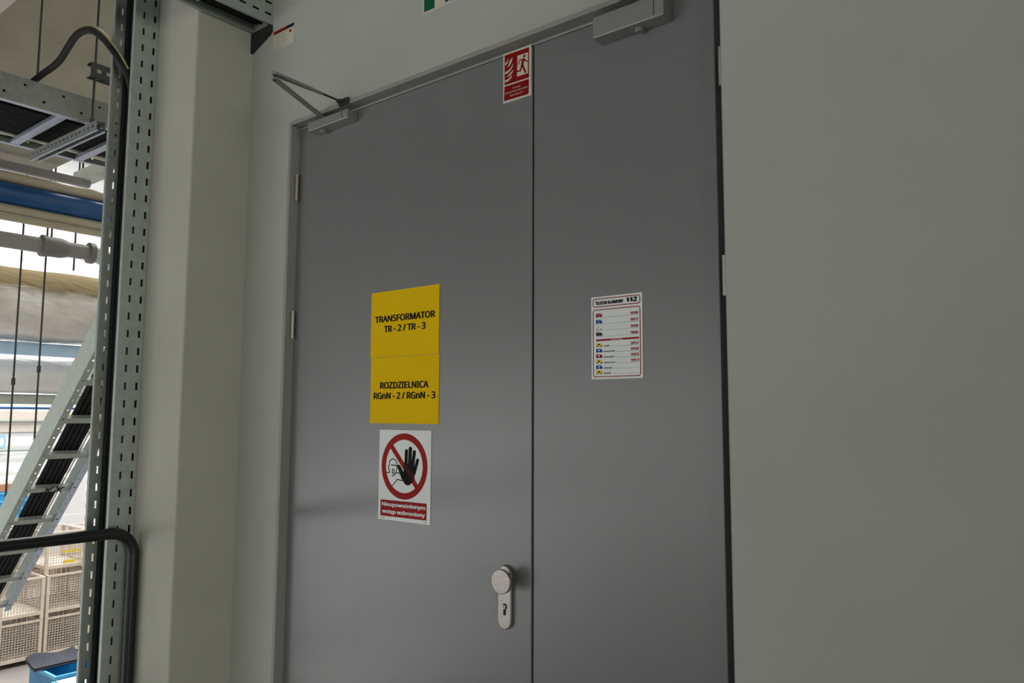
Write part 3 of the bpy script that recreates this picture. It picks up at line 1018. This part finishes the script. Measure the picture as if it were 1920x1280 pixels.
sz = lz0 - 0.055
n0 = pZ(186, 238, sz)
n1 = pZ(50, 291, sz)
strut('strut_channel', 'slotted steel channel hung crosswise under the overhead cable ladder', (n0.x + 0.02, n0.y, sz), (n1.x, n0.y + (n1.y - n0.y) * 0.3, sz), (0, 0, 1), 0.045, 0.05, M['galvshade'])
b0 = pX(167, 131, LX + 0.05)
b1 = pX(232, 152, LX + 0.05)
strut('strut_channel', 'short dark slotted channel stub held by the right threaded rod', (b0.x, b0.y, b0.z), (b1.x, b1.y, b0.z), (1, 0, 0), 0.075, 0.045, M['rod'])


def rod(label, x, y, z0, z1, r=0.006, group=None, nuts=()):
    t = thing('threaded_rod', label, 'rod', (x, y, z0), group)
    MB().tube([(x, y, z0), (x, y, z1)], r, 8).build('shaft', M['rod'], t, smooth=True)
    for q in nuts:
        MB().tube([(x, y, q - 0.03), (x, y, q + 0.03)], r * 2.0, 6).build('coupling_nut', M['rod'], t)
    return t


pr = pX(72, 120, LX + 0.012)
rod('threaded rod holding the overhead cable ladder, left of the bent black cable', pr.x, pr.y, lz1 - 0.0, 14.0)
pr = pX(178, 140, LX + 0.05)
rod('threaded rod through the channel stub and crosswise channel, near the upright tray', pr.x, pr.y, sz - 0.02, 14.0, nuts=(sz + 0.03,))

# bent cable from the overhead ladder into the upright tray
px_ = [(62, 165), (78, 150), (98, 131), (113, 112), (127, 90), (141, 69), (157, 58), (175, 58), (193, 71), (210, 91), (226, 114), (240, 140), (247, 170), (248, 210)]
d0 = (pX(62, 165, LX - 0.05) - CAM).length / ray(62, 165).length
d1 = (pY(210, 91, TN - 0.03) - CAM).length / ray(210, 91).length
for nm, off, r_, m_, lb in (('power_cable', 0, 0.0150, M['cable'], 'thick black cable arching from the overhead ladder into the upright tray'), ('earth_cable', 1, 0.0042, M['earth'], 'thin yellow green cable strapped along the arching black cable')):
    ks = []
    for i, (x, y) in enumerate(px_):
        t = min(1, i / 9.0)
        if i <= 9:
            p = CAM + ray(x, y) * (d0 + (d1 - d0) * t)
        else:
            p = pY(x, y, TN - 0.03 + (0.018, 0.040, 0.062, 0.07)[i - 10])
        p.z = max(p.z, lz1 + 0.017) if i < 3 else p.z
        ks.append(p)
    if off:
        ks = [p + Vector((0.012, -0.004, 0.016)) for p in ks[5:12]]
    pts = []
    for i in range(len(ks) - 1):
        a_, b_, c_, e_ = ks[max(0, i - 1)], ks[i], ks[i + 1], ks[min(len(ks) - 1, i + 2)]
        for q in range(4):
            u = q / 4
            pts.append(0.5 * ((2 * b_) + (c_ - a_) * u + (2 * a_ - 5 * b_ + 4 * c_ - e_) * u * u + (3 * b_ - a_ - 3 * c_ + e_) * u ** 3))
    pts.append(ks[-1])
    tag(MB().tube(pts, r_, 12).build(nm, m_, smooth=True), lb, 'cable')

# ------------------------------------------------------------------ concrete beams above
GX = -6.2
pg = pX(228, 258, GX)
GF = pZ(60, 313, pg.z).x                     # far edge of the soffit
gz = pg.z
gw = abs(pZ(92, 316, gz).x - GX)
gr = MB().box(GF, GX, -9, pg.y, gz, gz + 4.5)
tag(gr.build('concrete_girder', M['concrete'], bevel=0.01), 'deep beige concrete girder behind the overhead cable ladder', 'girder')
p = pZ(17, 14, 4.0)
cb = MB().box(GX + 0.002, p.x + 0.9, p.y - 0.7, p.y, 4.0, 5.0)
tag(cb.build('concrete_beam', M['pale_concrete'], bevel=0.01), 'paler beam end at the extreme upper left corner', 'beam')

# ------------------------------------------------------------------ pipes along the hall
PY0, PY1 = -7.0, 9.0


def pipe(name, label, X, ytop, ybot, m, cat='pipe', x=0, n=24, y1=PY1, wav=0, sub=None):
    a, b = pX(x, ytop, X), pX(x, ybot, X)
    zc, r = (a.z + b.z) / 2, (a.z - b.z) / 2
    k = 1 if not wav else 170
    pts = [(X, PY0 + (y1 - PY0) * i / k, zc) for i in range(k + 1)]
    mb_ = MB().tube(pts, r, n)
    if wav:                                   # crumpled wrapping
        ph_ = [random.uniform(0, 6.28) for _ in range(6)]
        for v in mb_.v:
            an = math.atan2(v.z - zc, v.x - X)
            f_ = 1 + wav * (0.5 * math.sin(v.y * 2.1 + ph_[0] + 2 * an) + 0.5 * math.sin(v.y * 5.3 + ph_[1] - 3 * an) + random.uniform(-0.28, 0.28))
            v.x, v.z = X + (v.x - X) * f_, zc + (v.z - zc) * f_
    o = mb_.build(name, m, smooth=not wav)
    return tag(o, label, cat), zc, r


P3 = GF + 0.45
P2 = GF + 0.25
a = pX(0, 299.7, P2)
b = pX(0, 315, P2)
yend = pX(168, 343, P2).y
bb = MB().box(P2 - 0.03, P2 + 0.03, PY0, yend, b.z, a.z)
tag(bb.build('steel_rail', M['greypipe'], bevel=0.004), 'grey square rail ending short, just above the uppermost beige pipe', 'rail')
pipe('pipe', 'uppermost beige pipe, directly above the blue pipe', P3, 317.5, 338.5, M['beigepipe'])
pipe('pipe', 'thick dark blue pipe between the beige pipes', P3, 338.8, 379.5, M['bluepipe'], n=32)
pipe('pipe', 'beige pipe directly below the blue pipe', P3, 380, 397.5, M['beigepipe'])
pipe('pipe', 'thinner lowest beige pipe, above the grey drain pipe', P3, 398, 411, M['beigepipe'])

# grey drain pipe with socket and elbow
DX = GF + 0.7
a, b = pX(20, 436, DX), pX(20, 465.5, DX)
dz, dr = (a.z + b.z) / 2, (a.z - b.z) / 2
dp = thing('drain_pipe', 'grey plastic drain pipe with socket and downward elbow', 'pipe', (DX, PY0, dz))
ye = pX(180, 475, DX).y
MB().tube([(DX, PY0, dz), (DX, ye - 0.06, dz)], dr, 24).build('pipe_run', M['greypipe'], dp, smooth=True)
s0, s1 = pX(77, 455, DX).y, pX(125, 460, DX).y
so = MB().tube([(DX, s0, dz), (DX, s0 + 0.03, dz), (DX, s0 + 0.031, dz), (DX, s1 - 0.05, dz), (DX, s1, dz)], dr, 24, [dr * 1.42, dr * 1.42, dr * 1.3, dr * 1.3, dr * 1.1])
so.build('socket', M['greysocket'], dp, smooth=True)
rg = pX(170, 472, DX).y
MB().tube([(DX, rg - 0.02, dz), (DX, rg + 0.02, dz)], dr * 1.42, 24).build('collar', M['greysocket'], dp, smooth=True)
el = arc((DX, ye, dz - 0.14), (0, 0, 1), (0, 1, 0), 0.14, 0, PI / 2, 8)
zl = pX(190, 572, DX).z
MB().tube([(DX, rg + 0.02, dz)] + el[0:] + [(DX, ye + 0.14, zl)], dr * 1.2, 24).build('elbow', M['galvlight'], dp, smooth=True)

# foil wrapped ducts
d1, z1_, r1_ = pipe('foil_duct', 'big upper duct wrapped in crinkled aluminium foil', -10.2, 499, 636, M['foil'], 'duct', n=64, wav=0.026)
pipe('pipe', 'pale blue tube standing in for the blue reflection under the big foil duct', -10.15, 638, 663, M['bluereflection'])  # tube added in place of the foil's blue reflection
d2, z2_, r2_ = pipe('foil_duct', 'lower bright foil wrapped duct under the big one', -10.6, 664, 736, M['foilw'], 'duct', n=56, wav=0.03)
pipe('pipe', 'thin grey pipe running just below the lower foil duct', -10.6, 738, 757, M['galvlight'])
pipe('conduit', 'thin blue conduit on the far side of the hall', -30, 762, 766.5, M['bluepipe'], 'conduit', y1=24)

# hanger rods in the hall
RH = GF - 0.15


def hrod(label, x, yt, yb_, nuts=(), ztop=None):
    ym = (yt + yb_) / 2
    p = pX(x, ym, RH)
    zt = 14.0
    zb2 = pX(x, yb_, RH).z
    rod(label, p.x, p.y, zb2, zt, 0.0085, nuts=[pX(x, q, RH).z for q in nuts])


hrod('long thin hanger rod crossing the foil ducts, left of the pair', 27, 380, 985, (715,))
hrod('thin hanger rod crossing the foil ducts, right of the pair', 77, 380, 872, (692,))
hrod('short hanger rod between drain pipe and foil duct', 141, 400, 508)
hrod('short hanger rod holding the drain pipe socket', 98, 400, 448)
# bracket on which the pipes rest
bz = pX(165, 336, P3).z + 0.035
n0, n1 = pZ(196, 322, bz), pZ(136, 347, bz)
br_ = MB().box(n1.x, n0.x, n0.y, n0.y + 0.012, bz, bz + 0.12).box(n1.x, n0.x, n0.y + 0.012, n0.y + 0.10, bz, bz + 0.012)
tag(br_.build('pipe_bracket', M['galvlight']), 'pale angle bracket above the uppermost beige pipe', 'bracket')
for k, f_ in enumerate((0.12, 0.62)):
    rod('short rod from above through the pale angle bracket, %s end' % ('far', 'near')[k], n1.x + (n0.x - n1.x) * f_, n0.y + 0.05, bz + 0.012, 14.0, 0.010)

# ------------------------------------------------------------------ sloping cable ladder
Yl = 0.83
al = [pY(170, 672, Yl), pY(0, 1004, Yl)]
dirv = (al[1] - al[0])
dirv.y = 0
dirv.normalize()
nrm = Vector((dirv.z, 0, -dirv.x))
if nrm.z < 0:
    nrm = -nrm
top = al[0] - dirv * 1.1
Wl = 0.0
c0, c1 = pY(75, 917, Yl), None
t_ = (pY(65, 917, Yl) - top).dot(dirv)
# width of the ladder from the rung at mid height
q0 = top + dirv * t_
best = None
for k in range(200):
    yy = Yl + 0.1 + k * 0.004
    v = Vector((q0.x, yy, q0.z)) - CAM
    zz = v.dot(FW)
    xx = 960 + FPX * v.dot(R2) / zz
    if xx > 160:
        Wl = yy - Yl
        break
HL = 0.19
# lower end
v = pY(18, 1142, Yl + Wl)
Ll = (v - top).dot(dirv)
lad = thing('cable_ladder', 'steep sloping cable ladder carrying five black cables down into the hall', 'cable ladder', top)
Yv = Vector((0, 1, 0))


def lrail(Y, sg):
    o = Vector((top.x, Y, top.z))
    m = MB()
    m.obox(o + dirv * Ll / 2 + nrm * HL / 2, dirv * Ll / 2, Yv * 0.002, nrm * HL / 2)
    sd = m.build('side_rail', M['galvlight'] if sg > 0 else M['galv'], lad)  # right rail in darker steel, stands for the cables' shade
    vb = [0]
    q = 0.06
    while q < Ll - 0.06:
        vb += [q, q + 0.018]
        q += 0.105
    vb.append(Ll)
    fwid = 0.05
    o2 = o if sg > 0 else o
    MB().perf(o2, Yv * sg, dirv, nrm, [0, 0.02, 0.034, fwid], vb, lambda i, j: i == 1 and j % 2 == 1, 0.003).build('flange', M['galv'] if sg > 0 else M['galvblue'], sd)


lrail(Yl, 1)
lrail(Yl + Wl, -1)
rys = (787, 852, 916, 973, 1030, 1087)
rl = []
for ry in rys:
    # parameter where the left rail passes that image row
    x = 160 - (ry - 672) * 0.45
    lo, hi = 0.0, Ll + 1
    for _ in range(40):
        mid = (lo + hi) / 2
        v = top + dirv * mid + nrm * 0.02 + Yv * (Wl / 2) - CAM
        yy = 640 - FPX * v.dot(U2) / v.dot(FW)
        if yy < ry:
            lo = mid
        else:
            hi = mid
    rl.append(lo)
stp = (rl[-1] - rl[0]) / (len(rl) - 1)
q = rl[0] - 4 * stp
while q < Ll:
    if q > 0.02:
        c = top + dirv * q + nrm * 0.028 + Yv * (Wl / 2)
        MB().obox(c, dirv * 0.028, Yv * (Wl / 2 - 0.003), nrm * 0.018).build('rung', M['galv'], lad)
    q += stp
for k in range(5):
    yy = Yl + Wl * (0.30 + 0.092 * k)
    c = MB()
    rc = Wl * 0.043
    c.tube([top + dirv * (Ll * i / 10) + Vector((0, yy - Yl, 0)) + nrm * (0.047 + rc) + Yv * random.uniform(-.0007, .0007) for i in range(11)], rc, 12)
    nth = ('leftmost', 'second from left', 'middle', 'second from right', 'rightmost')[k]
    tag(c.build('power_cable', M['cable'], smooth=True), 'thick black cable on the sloping ladder, %s of five' % nth, 'cable', 'cables on the sloping ladder')
c = MB()
c.tube([top + dirv * (Ll * i / 10) + Vector((0, Wl * 0.735, 0)) + nrm * (0.055) for i in range(11)], 0.006, 8)
tag(c.build('earth_cable', M['palecable'], smooth=True), 'thin pale cable beside the thick cables on the sloping ladder', 'cable')
for k, tpos in ((0, 0.46), (1, 0.66)):
    q = rl[2]
    c0 = top + dirv * q + nrm * 0.003 + Yv * (Wl * tpos)
    m = MB()
    for sx in (-1, 1):
        m.tube([c0 - Yv * (0.03 * sx) - dirv * 0.04, c0 + Yv * (0.03 * sx) + dirv * 0.04], 0.0045, 6)
    tag(m.build('cable_tie', M['cable']), ('left' if k == 0 else 'right') + ' crossed black cable tie on a rung of the sloping ladder', 'cable tie')

# ------------------------------------------------------------------ hall floor: mesh cages


def make_cage(loc, label):
    wx, wy, hh = 1.24, 0.835, 0.89          # depth along X, width along Y
    r = thing('mesh_cage', label, 'mesh cage', loc, 'mesh cages on the hall floor')
    x, y, z = loc
    for sx in (0, 1):
        for sy in (0, 1):
            px, py = x - wx * sx + (0.0275 if sx else -0.0275), y + wy * sy + (-0.0275 if sy else 0.0275)
            MB().box(px - 0.03, px + 0.03, py - 0.03, py + 0.03, z, z + hh).build('post', M['cagebeige'], r)
    b = MB()
    for zz, hz in ((0.10, 0.07), (hh - 0.04, 0.04)):
        b = MB()
        b.box(x - 0.05, x, y + 0.055, y + wy - 0.055, z + zz, z + zz + hz).box(x - wx, x - wx + 0.05, y + 0.055, y + wy - 0.055, z + zz, z + zz + hz)
        b.box(x - wx + 0.055, x - 0.055, y, y + 0.05, z + zz, z + zz + hz).box(x - wx + 0.055, x - 0.055, y + wy - 0.05, y + wy, z + zz, z + zz + hz)
        b.build('rim', M['cagebeige'], r)
    MB().box(x - wx + 0.01, x - 0.01, y + 0.01, y + wy - 0.01, z + 0.15, z + 0.172).build('floor_board', M['cagefloor'], r)
    def grid(fn, L, wr=0.003):
        m = MB()
        k = int(round(L / 0.055))
        for i in range(1, k):
            q = L * i / k
            m.box(*fn(q - wr, q + wr, 0.17, hh - 0.04))
        for j in range(1, 13):
            q = 0.17 + (hh - 0.21) * j / 13
            m.box(*fn(0.03, L - 0.03, q - wr, q + wr))
        return m
    grid(lambda a, b, c, d: (x - 0.028 - 0.005, x - 0.028 + 0.005, y + a, y + b, z + c, z + d), wy, 0.0055).build('mesh_panel', M['cagewire'], r)
    grid(lambda a, b, c, d: (x - wx + 0.028 - 0.003, x - wx + 0.028 + 0.003, y + a, y + b, z + c, z + d), wy).build('mesh_panel', M['cagewire'], r)
    grid(lambda a, b, c, d: (x - b, x - a, y + 0.028 - 0.003, y + 0.028 + 0.003, z + c, z + d), wx).build('mesh_panel', M['cagewire'], r)
    grid(lambda a, b, c, d: (x - b, x - a, y + wy - 0.028 - 0.003, y + wy - 0.028 + 0.003, z + c, z + d), wx).build('mesh_panel', M['cagewire'], r)
    return r


pc = pZ(78, 1240, HF)                        # corner between the two front stacks, on the floor
cx, cyy = pc.x, pc.y
cage = make_cage((cx, cyy + 0.02, HF), 'mesh cage standing on the hall floor, right one of the front pair')
lv = ('on the floor', 'second level', 'third level', 'fourth level')
dup(cage, (cx, cyy - 0.86, HF), 'mesh cage standing on the hall floor, left one of the front pair')
dup(cage, (cx, cyy - 0.86, HF + 0.893), 'mesh cage stacked on the left one of the front pair')
dup(cage, (cx, cyy + 0.02, HF + 0.893), 'mesh cage stacked on the right one of the front pair')
dup(cage, (cx - 0.15, cyy + 0.02, HF + 1.786), 'mesh cage third high on the right front stack, behind the handrail')
for k in range(3):
    dup(cage, (cx, cyy + 0.90, HF + 0.893 * k), 'mesh cage mostly behind the upright tray, %s' % ('on the floor', 'second in its stack', 'third in its stack')[k])
for i in range(3):
    for k in range(3 if i == 0 else 2):
        dup(cage, (cx - 1.45, cyy - 0.86 + 0.88 * i, HF + 0.893 * k), 'mesh cage in the back row, %s stack, %s' % (('left', 'middle', 'right')[i], ('on the floor', 'second high', 'third high')[k]))
# yellow tags and dark tubs in the upper cages
for (x, y, x2, y2, lb) in ((117, 1036, 152, 1028, 'upper'), (118, 1056, 142, 1047, 'lower')):
    XX = cx - 0.15 + 0.012 if lb == 'upper' else cx + 0.012
    a, b = pX(x, y, XX), pX(x2, y2, XX)
    tag(MB().box(XX - 0.006, XX, a.y, b.y, a.z, b.z).build('yellow_tag', M['yellowtag']), '%s yellow tag strip hung on the stacked cages' % lb, 'tag')

# ------------------------------------------------------------------ blue crates


def make_crate(loc, wx, wy, hh, label, group=None, lid=None, m=None, ribs=True):
    x, y, z = loc
    r = thing('plastic_crate', label, 'crate', loc, group)
    b = MB()
    t = 0.025
    b.box(x - wx / 2, x + wx / 2, y - wy / 2, y - wy / 2 + t, z, z + hh).box(x - wx / 2, x + wx / 2, y + wy / 2 - t, y + wy / 2, z, z + hh)
    b.box(x - wx / 2, x - wx / 2 + t, y - wy / 2 + t, y + wy / 2 - t, z, z + hh).box(x + wx / 2 - t, x + wx / 2, y - wy / 2 + t, y + wy / 2 - t, z, z + hh)
    b.box(x - wx / 2 + t, x + wx / 2 - t, y - wy / 2 + t, y + wy / 2 - t, z, z + t)
    b.build('body', M['blueplastic'], r)
    g = MB()
    e = 0.018
    for (x0, x1, y0, y1) in ((x - wx / 2 - e, x + wx / 2 + e, y - wy / 2 - e, y - wy / 2 + t), (x - wx / 2 - e, x + wx / 2 + e, y + wy / 2 - t, y + wy / 2 + e),
                             (x - wx / 2 - e, x - wx / 2 + t, y - wy / 2 + t, y + wy / 2 - t), (x + wx / 2 - t, x + wx / 2 + e, y - wy / 2 + t, y + wy / 2 - t)):
        g.box(x0, x1, y0, y1, z + hh - 0.05, z + hh + 0.004)
    g.build('rim', M['bluerim'], r)
    if ribs:
        for k in range(4):
            yy = y - wy / 2 + wy * (k + 0.5) / 4
            MB().box(x + wx / 2, x + wx / 2 + 0.014, yy - 0.012, yy + 0.012, z + 0.02, z + hh - 0.05).build('rib', M['blueplastic'], r)
    if lid:
        MB().box(x - wx / 2 + 0.03, x + wx / 2 - 0.03, y - wy / 2 + 0.03, y + wy / 2 - 0.03, z + hh + 0.004, z + hh + 0.025).build('lid', M[lid], r, bevel=0.008)
    return r


ch = 0.76
c1_ = pZ(138, 1246, HF + ch)
make_crate((c1_.x - 0.1, c1_.y, HF), 1.1, 0.95, ch, 'blue plastic crate with the black grid mat on it')
c2_ = pZ(146, 1266, HF + ch - 0.02)
make_crate((c1_.x + 0.1 + 0.95, c2_.y + 0.05, HF), 0.8, 0.95, ch - 0.02, 'blue plastic crate with a pale lid, at the bottom edge', lid='lidwhite')
# grid mat lying over the rear crate, one end lifted
mt = MB()
mu, mv = 20, 9
mp0 = Vector((c1_.x - 0.05, c1_.y - 0.62, HF + ch + 0.012))


def mpt(u, v, dz=0):
    # u along Y (0..1), v along X (0..1); sags towards the near side
    zz = 0.07 * v * v + 0.03 * math.sin(u * 7) * v
    return mp0 + Vector((0.0 - v * 0.55, u * 0.80 + 0.05 * v, 0.0 + zz + dz))


for i in range(mu + 1):
    mt.tube([mpt(i / mu, v / mv, 0.018) for v in range(mv + 1)], 0.014, 5)
for j in range(2 * mv + 1):
    mt.tube([mpt(u / 10, j / (2 * mv), 0.018) for u in range(11)], 0.014, 5)
for i in range(mu + 1):
    mt.tube([mpt(i / mu, v / mv, 0.06) for v in range(mv + 1)], 0.011, 5)
for j in range(2 * mv + 1):
    mt.tube([mpt(u / 10, j / (2 * mv), 0.06) for u in range(11)], 0.011, 5)
tag(mt.build('grid_mat', M['navy']), 'dark navy plastic grid mat drooping over the blue crate', 'mat')

# far stacks of blue crates below the rack beam
base = pZ(30, 1043, HF)
cr = None
od = ('lowest', 'second', 'third', 'fourth', 'fifth', 'sixth', 'seventh', 'top')
for i in range(4):
    for k in range(8):
        lb = 'far blue crate, %s in the %s stack from the left' % (od[k], ('first', 'second', 'third', 'fourth')[i])
        loc = (base.x, base.y - 1.3 + 0.68 * i, HF + 0.30 * k)
        if cr is None:
            cr = make_crate(loc, 0.42, 0.62, 0.295, lb, 'far stacks of blue crates', ribs=False)
        else:
            dup(cr, loc, lb)
for k in range(8):
    dup(cr, (base.x - 1.0, base.y + 4.1, HF + 0.30 * k), 'far blue crate beside the white enclosure, %s in its stack' % od[k])

# rack with terracotta beams
rx = base.x - 2.2
p = pX(20, 914, rx)
rk = thing('pallet_rack', 'pallet rack with terracotta beam behind the far crates', 'rack', (rx, p.y, HF))
for yy in (p.y - 2.4, p.y + 1.9):
    MB().box(rx - 0.06, rx + 0.04, yy - 0.05, yy + 0.05, HF, p.z + 0.14).build('upright', M['galvlight'], rk)
    MB().box(rx - 1.06, rx - 0.96, yy - 0.05, yy + 0.05, HF, p.z + 0.14).build('upright', M['galvlight'], rk)
MB().box(rx - 0.05, rx + 0.05, p.y - 2.35, p.y + 1.85, p.z - 0.14, p.z + 0.14).build('beam', M['orange'], rk)
MB().box(rx - 1.05, rx - 0.95, p.y - 2.35, p.y + 1.85, p.z - 0.14, p.z + 0.14).build('beam', M['orange'], rk)
MB().box(rx - 1.0, rx, p.y - 2.4, p.y + 1.9, p.z + 0.14, p.z + 0.17).build('shelf_board', M['cagefloor'], rk)

# white enclosure
wb = pZ(137, 1100, HF)
a, b = pX(118, 1000, wb.x), pX(156.5, 1000, wb.x)
enc = thing('white_enclosure', 'tall plain white machine enclosure behind the sloping ladder', 'machine', (wb.x, (a.y + b.y) / 2, HF))
MB().box(wb.x - 1.5, wb.x, a.y - 0.5, b.y, HF, HF + 3.35).build('housing', M['whitecab'], enc, bevel=0.02)
MB().box(wb.x, wb.x + 0.015, a.y - 0.4, b.y - 0.1, HF + 0.1, HF + 2.2).build('door_panel', M['whitecab'], enc, bevel=0.004)

# fittings on the far wall
pf = lambda x, y: pX(x, y, HX + 0.05)
a, b = pf(-40, 770), pf(160, 808)
tag(MB().box(HX, HX + 0.08, -8, 22, b.z, a.z).build('wall_cladding', M['hallbeige']), 'beige cladding band low along the far wall', 'cladding')
for (y0, y1, lb) in ((787, 791.5, 'upper'), (842, 846, 'lower')):
    a, b = pf(20, y0), pf(20, y1)
    zc_ = (a.z + b.z) / 2
    tag(MB().tube([(HX + 0.2, -7, zc_), (HX + 0.2, 20, zc_)], (a.z - b.z) / 2, 10).build('wall_pipe', M['galv'], smooth=True), '%s thin grey pipe along the far wall' % lb, 'pipe')
for (x, lb) in ((75, 'right'), (1, 'left')):
    c = pf(x, 828)
    ring = []
    m = MB()
    m.tube([(HX + 0.18, c.y + 0.12 * math.cos(2 * PI * i / 20), c.z + 0.25 * math.sin(2 * PI * i / 20)) for i in range(21)], 0.024, 8)
    tag(m.build('hose_coil', M['bluerim'], smooth=True), '%s blue hose coil hung on the far wall' % lb, 'hose')
